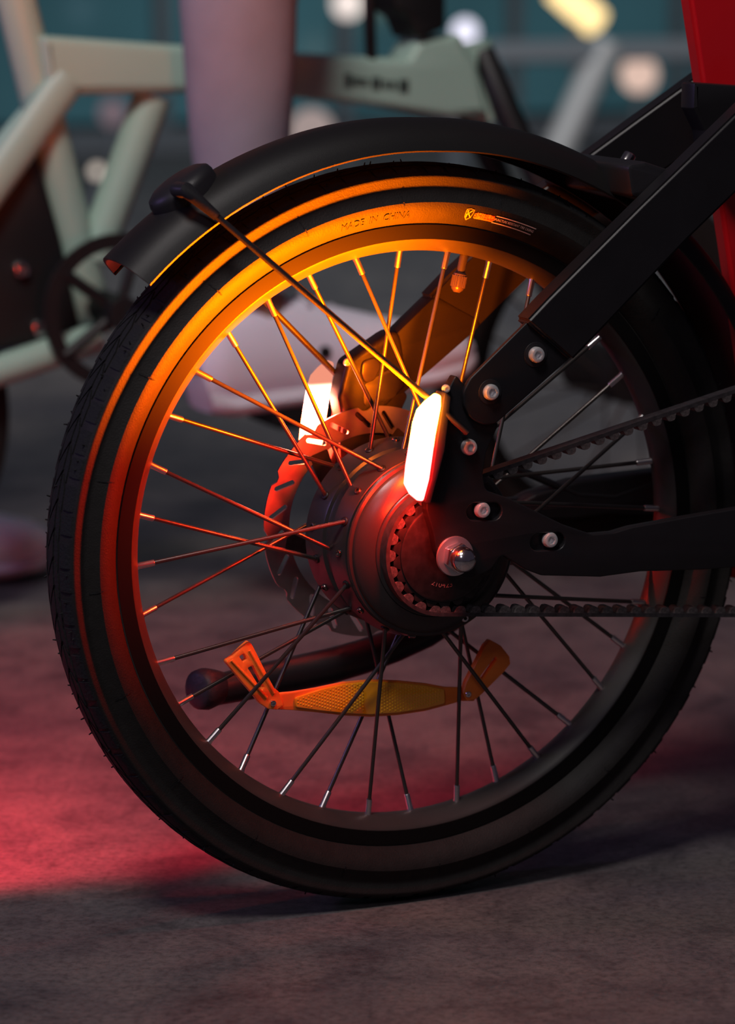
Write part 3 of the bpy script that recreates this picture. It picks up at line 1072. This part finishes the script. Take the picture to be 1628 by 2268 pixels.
# prisms of the lens
def prisms():
    V, F = [], []
    def zr(px):
        t = np.interp(px, [655, 760, 820, 900, 984], [1548, 1516, 1511, 1514, 1528])
        b = np.interp(px, [655, 760, 820, 900, 984], [1565, 1578, 1581, 1577, 1556])
        return t+3, b-3
    i = 0
    px = 660.0
    while px < 978:
        if not 808 < px < 836:
            t, b = zr(px)
            py = t+(3.6 if i % 2 else 0)
            while py < b:
                a = P(px, py, YR-0.0040)
                o = len(V)
                r, h = 0.00085, 0.0006
                for q in range(6):
                    an2 = PI/3*q
                    V.append((a.x+r*math.cos(an2), a.y+0.0001, a.z+r*math.sin(an2)))
                V.append((a.x, a.y-h, a.z))
                for q in range(6):
                    F.append((o+q, o+(q+1) % 6, o+6))
                py += 7.2
        px += 6.0
        i += 1
    return V, F
tag(mk('reflector_prisms', *prisms(), mat('amber_prisms', (1.0, 0.46, 0.02), 0.12, coat=1.0), rl, 0), None, None, None, 'stuff')
riv_me = screw_mesh('reflector_rivet', 0.0022, 0.0016, CHROME, 0.45)
def clip(px_out, hole, rivet):
    c = plate('reflector_clip', fillet(pxo(px_out, YR-0.002), 0.0015), YR-0.0055, YR+0.0005, ORANGE, refl, holes=[fillet(pxo(h, YR-0.002), 0.0008) for h in hole], bev=0.0008)
    v = P(*rivet, YR-0.004)
    inst('reflector_rivet', riv_me, Matrix.Translation(Vector((v.x, YR-0.0055, v.z))), c)
    return c
c1 = clip([(495, 1463), (512, 1452), (530, 1434), (548, 1418), (556, 1428), (592, 1500), (604, 1522), (614, 1530), (624, 1560), (610, 1570), (590, 1568), (572, 1556), (556, 1536), (530, 1506)],
          [[(526, 1452), (536, 1446), (543, 1458), (534, 1464)], [(545, 1477), (556, 1472), (581, 1520), (576, 1527)]], (602, 1556))
c2 = clip([(1082, 1415), (1105, 1428), (1124, 1452), (1126, 1468), (1112, 1486), (1076, 1522), (1062, 1536), (1050, 1546), (1030, 1551), (1021, 1534), (1028, 1510), (1050, 1468), (1070, 1428)],
          [[(1092, 1452), (1097, 1458), (1066, 1503), (1059, 1497)]], (1034, 1536))
for nm, pts in (('clip_rib', [(512, 1462), (590, 1545)]), ('clip_rib', [(552, 1440), (606, 1535)])):
    a, b = P(*pts[0], YR-0.005), P(*pts[1], YR-0.005)
    tube(nm, [(a.x, YR-0.0056, a.z), (b.x, YR-0.0056, b.z)], 0.0011, ORANGE, c1, 8)

# --- kickstand on the far side
ks = [P(470, 1530, 0.070), P(540, 1515, 0.071), P(640, 1494, 0.072), P(730, 1475, 0.073), P(800, 1455, 0.073), P(870, 1430, 0.073), P(940, 1398, 0.072), P(1010, 1350, 0.072), P(1045, 1310, 0.072)]
KS = [0.0105, 0.0115, 0.0122, 0.0125, 0.0122, 0.0120, 0.0120, 0.0125, 0.013]
kick = tube('kickstand', ks, KS, PLASTIC, bike, 16, sm=60)
f0, f1 = P(447, 1527, 0.066), P(486, 1521, 0.072)
dk = (f1-f0).normalized()
tube('kickstand_foot', [f0-dk*0.005, f0-dk*0.003, f0+dk*0.003, f0+dk*0.012, f0+dk*0.018], [0.010, 0.0135, 0.0145, 0.0125, 0.0105], mat('foot_rubber', (0.028, 0.026, 0.036), 0.55, bump=0.4, bscale=400), kick, 20, sm=60)

# ------------------------------------------------------------------ the mint bicycle behind
YB = 0.95
mint = thing('electric_bicycle', 'mint green step-through bicycle behind the black bicycle, out of focus', 'bicycle', None, (P(300, 1250, YB).x, YB, 0))
def sub(o):
    """hang a part built in world coordinates under a thing that stands elsewhere"""
    o.matrix_parent_inverse = o.parent.matrix_world.inverted() if False else Matrix.Translation(-o.parent.location)
    return o
beam_px = [(92, 78), (400, 100), (650, 118), (905, 130), (935, 84), (1022, 76), (1060, 140), (1086, 258), (1000, 262), (860, 240), (640, 214), (400, 206), (108, 212)]
mb = sub(plate('main_beam', fillet(pxo(beam_px, YB-0.028), 0.006), YB-0.028, YB+0.028, MINT, mint, bev=0.008, bres=3))
def mtube(name, a, b, r, m=MINT, y=YB, flat=(1, 1)):
    return sub(tube(name, [P(*a, y), P(*b, y)], r, m, mint, 20, flat, (0, 1, 0)))
mtube('seat_tube', (8, -110), (215, 735), 0.0190)
RH = Vector((P(-440, 900, YB).x, 0, 0.200))
for sy in (-0.030, 0.030):
    p = P(150, 175, YB+sy*0.7)
    sub(tube('seat_stay', [p, (RH.x, YB+sy*1.8, RH.z)], 0.0175, MINT, mint, 20, (0.6, 1), (0, 1, 0)))
    p = P(215, 748, YB+sy)
    sub(tube('chain_stay', [p, (RH.x, YB+sy*1.8, RH.z)], 0.0150, MINT, mint, 20, (1, 1), (0, 1, 0)))
mtube('brace_tube', (338, 215), (205, 575), 0.0185)
mtube('head_tube', (1046, 100), (1084, 262), 0.020)
BLK = mat('dull_black_parts', (0.007, 0.0065, 0.007), 0.5)
sub(plate('belt_guard', fillet(pxo([(-160, 560), (20, 345), (58, 298), (120, 520), (168, 735), (60, 756), (-160, 800)], YB), 0.01), YB-0.020, YB+0.020, BLK, mint, bev=0.004))
for q in ((46, 596), (86, 726)):
    v = P(*q, YB-0.022)
    sub(inst('guard_bolt', screw_mesh('guard_bolt', 0.008, 0.006, CHROME), Matrix.Translation(v), mint))
# crank set with the pedal under the shoe
cr = P(262, 690, YB-0.06)
cr.y = 0
ring = sub(lathe('chainring', [(0.060, YB-0.064), (0.074, YB-0.064), (0.074, YB-0.058), (0.060, YB-0.058)], BLK, mint, 48, True, (cr.x, 0, cr.z)))
for i in range(5):
    a = 2*PI*i/5
    o = tube('chainring_arm', [(cr.x, YB-0.061, cr.z), (cr.x+0.066*math.cos(a), YB-0.061, cr.z+0.066*math.sin(a))], 0.006, BLK, ring, 8)
pd = P(650, 903, 0.835)
sub(tube('crank_arm', [(cr.x, YB-0.075, cr.z), (pd.x, 0.870, pd.z)], [0.013, 0.010], BLK, mint, 12))
sub(box('pedal', (pd.x, 0.815, pd.z), (0.085, 0.085, 0.020), BLK, mint, 0.004))
sub(tube('crank_arm', [(cr.x, YB+0.075, cr.z), (2*cr.x-pd.x, 1.03, 2*cr.z-pd.z)], [0.013, 0.010], BLK, mint, 12))
sub(tube('crank_axle', [(cr.x, YB-0.08, cr.z), (cr.x, YB+0.08, cr.z)], 0.016, BLK, mint, 16))
def bgwheel(px, r):
    """small wheel standing on the floor below this column of the picture"""
    x = P(px, 900, YB).x
    c = (x, YB, r)
    V, F = lathe_geo([(r, 0), (r-0.006, -0.016), (r-0.022, -0.021), (r-0.040, -0.014), (r-0.042, 0.0), (r-0.040, 0.014), (r-0.022, 0.021), (r-0.006, 0.016)], 72, True, c)
    t = sub(mk('tyre', V, F, RUBBER, mint, 40))
    V, F = lathe_geo([(r-0.040, -0.012), (r-0.056, -0.008), (r-0.058, 0), (r-0.056, 0.008), (r-0.040, 0.012)], 72, True, c)
    sub(mk('rim', V, F, TRACK, mint, 40))
    sub(tube('wheel_hub', [(x, YB-0.055, r), (x, YB+0.055, r)], 0.028, BLK, mint, 20))
    for i in range(20):
        a = 2*PI*i/20
        s = 0.03 if i % 2 else -0.03
        sub(tube('spoke', [(x+0.028*math.cos(a+0.5), YB+s, r+0.028*math.sin(a+0.5)), (x+(r-0.05)*math.cos(a), YB, r+(r-0.05)*math.sin(a))], 0.0012, SPOKE, mint, 6))
    return x
rx = bgwheel(-440, 0.200)
fx = bgwheel(1345, 0.200)
hd = P(1082, 250, YB)
for s in (-1, 1):
    sub(tube('fork_leg', [(hd.x-0.012, YB+0.012*s, hd.z+0.06), (hd.x, YB+0.045*s, hd.z), (fx, YB+0.055*s, 0.200)], [0.012, 0.014, 0.010], BLK, mint, 12))
# upright seat post, stem foot and latch seen above the beam
sub(tube('control_cable', [P(818, -60, YB-0.03), P(819, 60, YB-0.03), P(822, 128, YB-0.02)], 0.0062, BLK, mint, 10))
sub(plate('folding_latch', fillet(pxo([(868, -40), (985, -40), (985, 62), (925, 88), (905, 40), (872, 20)], YB-0.03), 0.006), YB-0.034, YB+0.030, BLK, mint, bev=0.004))
sub(tube('handlebar_stem', [P(930, -30, YB), P(880, -900, YB)], 0.020, BLK, mint, 16))
sub(tube('seat_post', [P(8, -100, YB), P(-60, -420, YB)], 0.0140, BLK, mint, 16))
def saddle_geo():
    c = P(-60, -420, YB)
    V, F = [], []
    st = [(-0.13, 0.075, 0.0), (-0.10, 0.085, 0.006), (-0.04, 0.075, 0.008), (0.03, 0.040, 0.006), (0.10, 0.022, 0.004), (0.14, 0.016, 0.0)]
    n = 12
    for x, w, h in st:
        for k in range(n):
            a = 2*PI*k/n
            V.append((c.x+x, YB+w*math.cos(a), c.z+0.02+h+0.025*math.sin(a)))
    for i in range(len(st)-1):
        for k in range(n):
            l = (k+1) % n
            F.append((i*n+k, i*n+l, (i+1)*n+l, (i+1)*n+k))
    F += [tuple(range(n)), tuple((len(st)-1)*n+k for k in range(n))]
    return V, F
sub(mk('saddle', *saddle_geo(), BLK, mint, 50))
# dark lettering on the beam, too blurred to read
LET = mat('dark_lettering', (0.035, 0.05, 0.045), 0.6)
for i, (x0, x1, h) in enumerate(((764, 778, 15), (783, 797, 9), (802, 814, 8), (824, 842, 13), (848, 858, 9), (864, 876, 9), (884, 904, 14))):
    yc = 178+(x0-764)*0.10
    sub(plate('beam_mark', pxo([(x0, yc-h), (x1, yc-h), (x1, yc+h), (x0, yc+h)], YB-0.0285), YB-0.0295, YB-0.0279, LET, mint))

# ------------------------------------------------------------------ rider: one foot on the pedal, one on the floor
def skin_body(name, verts, edges, rads, m, parent, root=0, sub_lv=2):
    me = bpy.data.meshes.new(name)
    me.from_pydata([tuple(v) for v in verts], edges, [])
    o = link(name, me, parent)
    sk = o.modifiers.new('skin', 'SKIN')
    for i, r in enumerate(rads):
        me.skin_vertices[0].data[i].radius = r if isinstance(r, tuple) else (r, r)
        me.skin_vertices[0].data[i].use_root = (i == root)
    sk.use_smooth_shade = True
    ss_ = o.modifiers.new('subdivision', 'SUBSURF')
    ss_.levels = sub_lv
    ss_.render_levels = sub_lv
    dg = bpy.context.evaluated_depsgraph_get()
    nme = bpy.data.meshes.new_from_object(o.evaluated_get(dg))
    o.modifiers.clear()
    o.data = nme
    nme.materials.clear()
    nme.materials.append(m)
    for p in nme.polygons:
        p.use_smooth = True
    return o
SKIN = mat('skin', (0.32, 0.19, 0.14), 0.5)
TROU = mat('pale_trousers', (0.28, 0.25, 0.305), 0.85, noise=0.06, nscale=30, bump=0.4, bscale=60)
SHOE = mat('white_shoe', (0.80, 0.76, 0.88), 0.55, noise=0.04, nscale=20)
SOLE = mat('shoe_sole', (0.62, 0.56, 0.62), 0.6)
ank = P(562, 690, 0.815)
ank2 = Vector((P(-340, 1100, 1.16).x, 1.16, 0.095))
rider = thing('person', 'rider in pale trousers and white sneakers astride the mint bicycle', 'person', None, (ank.x, 0.90, 0))
hip = Vector((ank.x-0.30, YB, 0.93))
hr_, hl = hip+Vector((0.0, -0.085, -0.04)), hip+Vector((0.0, 0.085, -0.04))
kr = Vector((P(524, -60, 0.83).x+0.02, 0.84, ank.z+0.40))
shin = P(536, 330, 0.82)
shin0 = P(548, 560, 0.818)
kl = Vector((ank2.x-0.02, 1.10, 0.52))
bodyv = [hip, hr_, kr, shin, ank, ank+Vector((0.06, 0, -0.05)), hl, kl, ank2, ank2+Vector((0.06, 0, -0.06)), hip+Vector((0, 0, 0.14))]
bo = skin_body('legs', bodyv, [(0, 1), (1, 2), (2, 3), (3, 4), (4, 5), (0, 6), (6, 7), (7, 8), (8, 9), (0, 10)], [0.11, 0.075, 0.048, 0.036, 0.030, 0.028, 0.075, 0.05, 0.030, 0.028, 0.12], SKIN, rider)
sub(bo)
def trouser_leg(name, pts, rad):
    """cloth leg with soft folds"""
    n, seg = 28, 28
    pts = [Vector(p) for p in pts]
    ts = np.linspace(0, 1, n)
    cum = np.cumsum([0]+[(b-a).length for a, b in zip(pts, pts[1:])])
    cum = cum/cum[-1]
    V, F = [], []
    for i, t in enumerate(ts):
        p = Vector([float(np.interp(t, cum, [q[k] for q in pts])) for k in range(3)])
        r = float(np.interp(t, cum, rad))
        for k in range(seg):
            a = 2*PI*k/seg
            w = 1+0.030*math.sin(9*t+2*a)+0.022*math.sin(21*t-3*a)
            V.append((p.x+r*w*math.cos(a)*1.02, p.y+r*w*math.sin(a), p.z))
    for i in range(n-1):
        for k in range(seg):
            l = (k+1) % seg
            F.append((i*seg+k, i*seg+l, (i+1)*seg+l, (i+1)*seg+k))
    F += [tuple(range(seg)), tuple((n-1)*seg+k for k in range(seg))]
    return sub(mk(name, V, F, TROU, rider, 60))
hem = P(548, 640, 0.815)
trouser_leg('trouser_leg', [hem, shin0, shin, P(524, 0, 0.825), kr, (kr.x-0.03, kr.y+0.01, kr.z+0.06), hr_+Vector((0, 0, 0.04))], [0.041, 0.041, 0.0445, 0.0525, 0.060, 0.072, 0.092])
trouser_leg('trouser_leg', [ank2+Vector((0, 0, 0.03)), kl, hl+Vector((0, 0, 0.04))], [0.046, 0.064, 0.092])
sub(skin_body('trouser_seat', [hip+Vector((0, -0.07, 0)), hip+Vector((0, 0.07, 0)), hip+Vector((0, 0, 0.12))], [(0, 1), (0, 2), (1, 2)], [0.115, 0.115, 0.12], TROU, rider))
def shoe(name, heel, yaw, pitch, length=0.285):
    """low sneaker: sections from heel to toe"""
    L = length
    st = [(0.0, 0.026, 0.030, 0.060), (0.02, 0.033, 0.006, 0.085), (0.10, 0.036, 0.0, 0.098), (0.24, 0.036, 0.0, 0.100), (0.36, 0.036, 0.0, 0.092), (0.50, 0.039, 0.0, 0.080),
          (0.65, 0.045, 0.0, 0.066), (0.80, 0.047, 0.002, 0.054), (0.92, 0.040, 0.006, 0.045), (0.98, 0.026, 0.012, 0.036), (1.0, 0.014, 0.016, 0.028)]
    n = 20
    R = Matrix.Translation(heel) @ Matrix.Rotation(yaw, 4, 'Z') @ Matrix.Rotation(-pitch, 4, 'Y')
    def loft(rows):
        V, F = [], []
        for x, w, z0, z1 in rows:
            for k in range(n):
                a = 2*PI*k/n
                c, s = math.cos(a), math.sin(a)
                cc_ = math.copysign(abs(c)**0.7, c)
                s2 = math.copysign(abs(s)**0.7, s)
                zz = (z0+z1)/2+(z1-z0)/2*s2
                V.append(R @ Vector((x*L, w*cc_*(1-0.25*max(0, s2)), zz)))
        for i in range(len(rows)-1):
            for k in range(n):
                l = (k+1) % n
                F.append((i*n+k, i*n+l, (i+1)*n+l, (i+1)*n+k))
        F += [tuple(range(n)), tuple((len(rows)-1)*n+k for k in range(n))]
        return V, F
    o = sub(mk(name, *loft(st), SHOE, rider, 70))
    so = mk('sole', *loft([(x, w+0.004, z0-0.010, z0+0.014) for x, w, z0, z1 in st]), SOLE, o, 60)
    for i in range(5):
        x = (0.40+0.055*i)*L
        zz = 0.094-0.028*(0.40+0.055*i-0.40)/0.2
        tube('lace', [R @ Vector((x, -0.022, zz-0.010)), R @ Vector((x, 0, zz)), R @ Vector((x, 0.022, zz-0.010))], 0.0025, SOLE, o, 6)
    sp_ = R @ Vector((0.42*L, -0.0345, 0.042))
    V, F = [], []
    for k in range(14):
        a = 2*PI*k/14
        V.append((sp_.x+0.006*math.cos(a), sp_.y-0.0045, sp_.z+0.006*math.sin(a)))
        V.append((sp_.x+0.006*math.cos(a), sp_.y+0.006, sp_.z+0.006*math.sin(a)))
    F = [(2*k, 2*k+1, (2*k+3) % 28, (2*k+2) % 28) for k in range(14)]+[tuple(range(0, 28, 2))]
    mk('eyelet', V, F, BLK, o, 0)
    return o
shoe('sneaker', P(432, 912, 0.815)+Vector((0, 0, 0.004)), 0.0, 0.07)
shoe('sneaker', Vector((ank2.x-0.075, 1.16, 0.010)), -0.1, 0.0)

# ------------------------------------------------------------------ far end of the square
YW = 7.2
wl = mk('wall_back', *box_geo((4.6, YW+0.15, 1.5), 15.0, 0.2, 3.0), mat('dark_facade', (0.035, 0.055, 0.065), 0.6, noise=0.3, nscale=2.5), None, 0)
tag(wl, 'dark shop front wall across the square', None, None, 'structure')
GLASS1 = mat('teal_glass', (0.06, 0.17, 0.20), 0.12, 0.2, noise=0.35, nscale=1.5)
gb = GLASS1.node_tree.nodes['Principled BSDF']        # faint glow put into the panes to brighten the far background
gb.inputs['Emission Color'].default_value = (0.22, 0.55, 0.66, 1)
gb.inputs['Emission Strength'].default_value = 0.055
STEEL = mat('grey_steel', (0.20, 0.21, 0.23), 0.5, 0.3)
x0 = P(-60, 200, YW).x
i = 0
while x0 < 9.5:
    w = 0.62
    o = box('window_pane', (x0+w/2, YW+0.03, 0.95), (w-0.05, 0.03, 1.7), GLASS1, wl, 0.004)
    o2 = box('mullion', (x0, YW+0.02, 0.95), (0.045, 0.07, 1.75), STEEL, wl, 0.006)
    x0 += w
    i += 1
sill = box('window_ledge', (4.6, YW-0.02, 0.04), (14.8, 0.16, 0.08), STEEL, wl, 0.01)

YV = 5.2
rl_ = thing('steel_railing', 'grey steel railing with a slanting brace far behind the bicycles', 'railing', None, (P(1250, 200, YV).x, YV, 0))
a, b = P(985, 118, YV), P(1900, 118, YV)
sub(box('rail', ((a.x+b.x)/2, YV, a.z), (b.x-a.x, 0.05, 0.055), mat('pale_steel', (0.34, 0.35, 0.37), 0.5, 0.2), rl_, 0.008))
PALE = mat('pale_brace', (0.72, 0.67, 0.64), 0.5, 0.1)
sub(tube('brace', [P(1345, 95, YV), P(1205, 400, YV)], 0.040, PALE, rl_, 12))
for q in (1000, 1560, 1880):
    v = P(q, 118, YV)
    sub(box('post', (v.x, YV, v.z/2), (0.05, 0.05, v.z), STEEL, rl_, 0.006))

def lamp(name, px, py, y, r, color, strength, label, length=0.0, ang=0.0, group=None):
    v = P(px, py, y)
    t = thing(name, label, 'lamp', group, (v.x, y, 0))
    d = Vector((math.cos(ang), 0, math.sin(ang)))*length/2
    if length:
        pts = [v-d, v+d]
        V, F = tube_geo(pts, r, 12)
    else:
        V, F = [], []
        for i in range(9):
            ph = PI*i/8
            for k in range(14):
                a_ = 2*PI*k/14
                V.append((v.x+r*math.sin(ph)*math.cos(a_), v.y+r*math.sin(ph)*math.sin(a_), v.z+r*math.cos(ph)))
        for i in range(8):
            for k in range(14):
                l = (k+1) % 14
                F.append((i*14+k, i*14+l, (i+1)*14+l, (i+1)*14+k))
    sub(mk('lamp_globe', V, F, emit(name+label[:12], color, strength), t, 50))
    if v.z > 0.06:
        sub(tube('lamp_post', [(v.x, y, 0), (v.x, y, v.z-r*0.8)], 0.012, STEEL, t, 10))
    sub(tube('lamp_foot', [(v.x, y, 0), (v.x, y, 0.02)], 0.05, STEEL, t, 16))
    return t
lamp('garden_lamp', 1030, 70, 5.6, 0.034, (0.86, 0.84, 1.0), 1.3, 'round white lamp on a short post, right of the folding latch')
lamp('garden_lamp', 1278, 12, 6.4, 0.046, (1.0, 0.72, 0.32), 1.7, 'slanting warm yellow lamp at the top of the picture', 0.17, math.radians(-38))
lamp('garden_lamp', 1415, 165, 6.0, 0.055, (1.0, 0.70, 0.58), 0.75, 'round pinkish lamp beside the red tube')
lamp('garden_lamp', 215, 380, 5.4, 0.016, (1.0, 0.86, 0.74), 0.9, 'small cream lamp between the mint tubes')
lamp('garden_lamp', 690, 290, 5.0, 0.055, (1.0, 0.78, 0.74), 0.36, 'pinkish lamp just above the black fender')
lamp('garden_lamp', 250, 250, 6.2, 0.040, (1.0, 0.74, 0.86), 0.16, 'faint pink lamp under the mint beam')
lamp('garden_lamp', 770, 8, 6.6, 0.045, (1.0, 0.86, 0.80), 1.0, 'pale lamp above the mint beam')
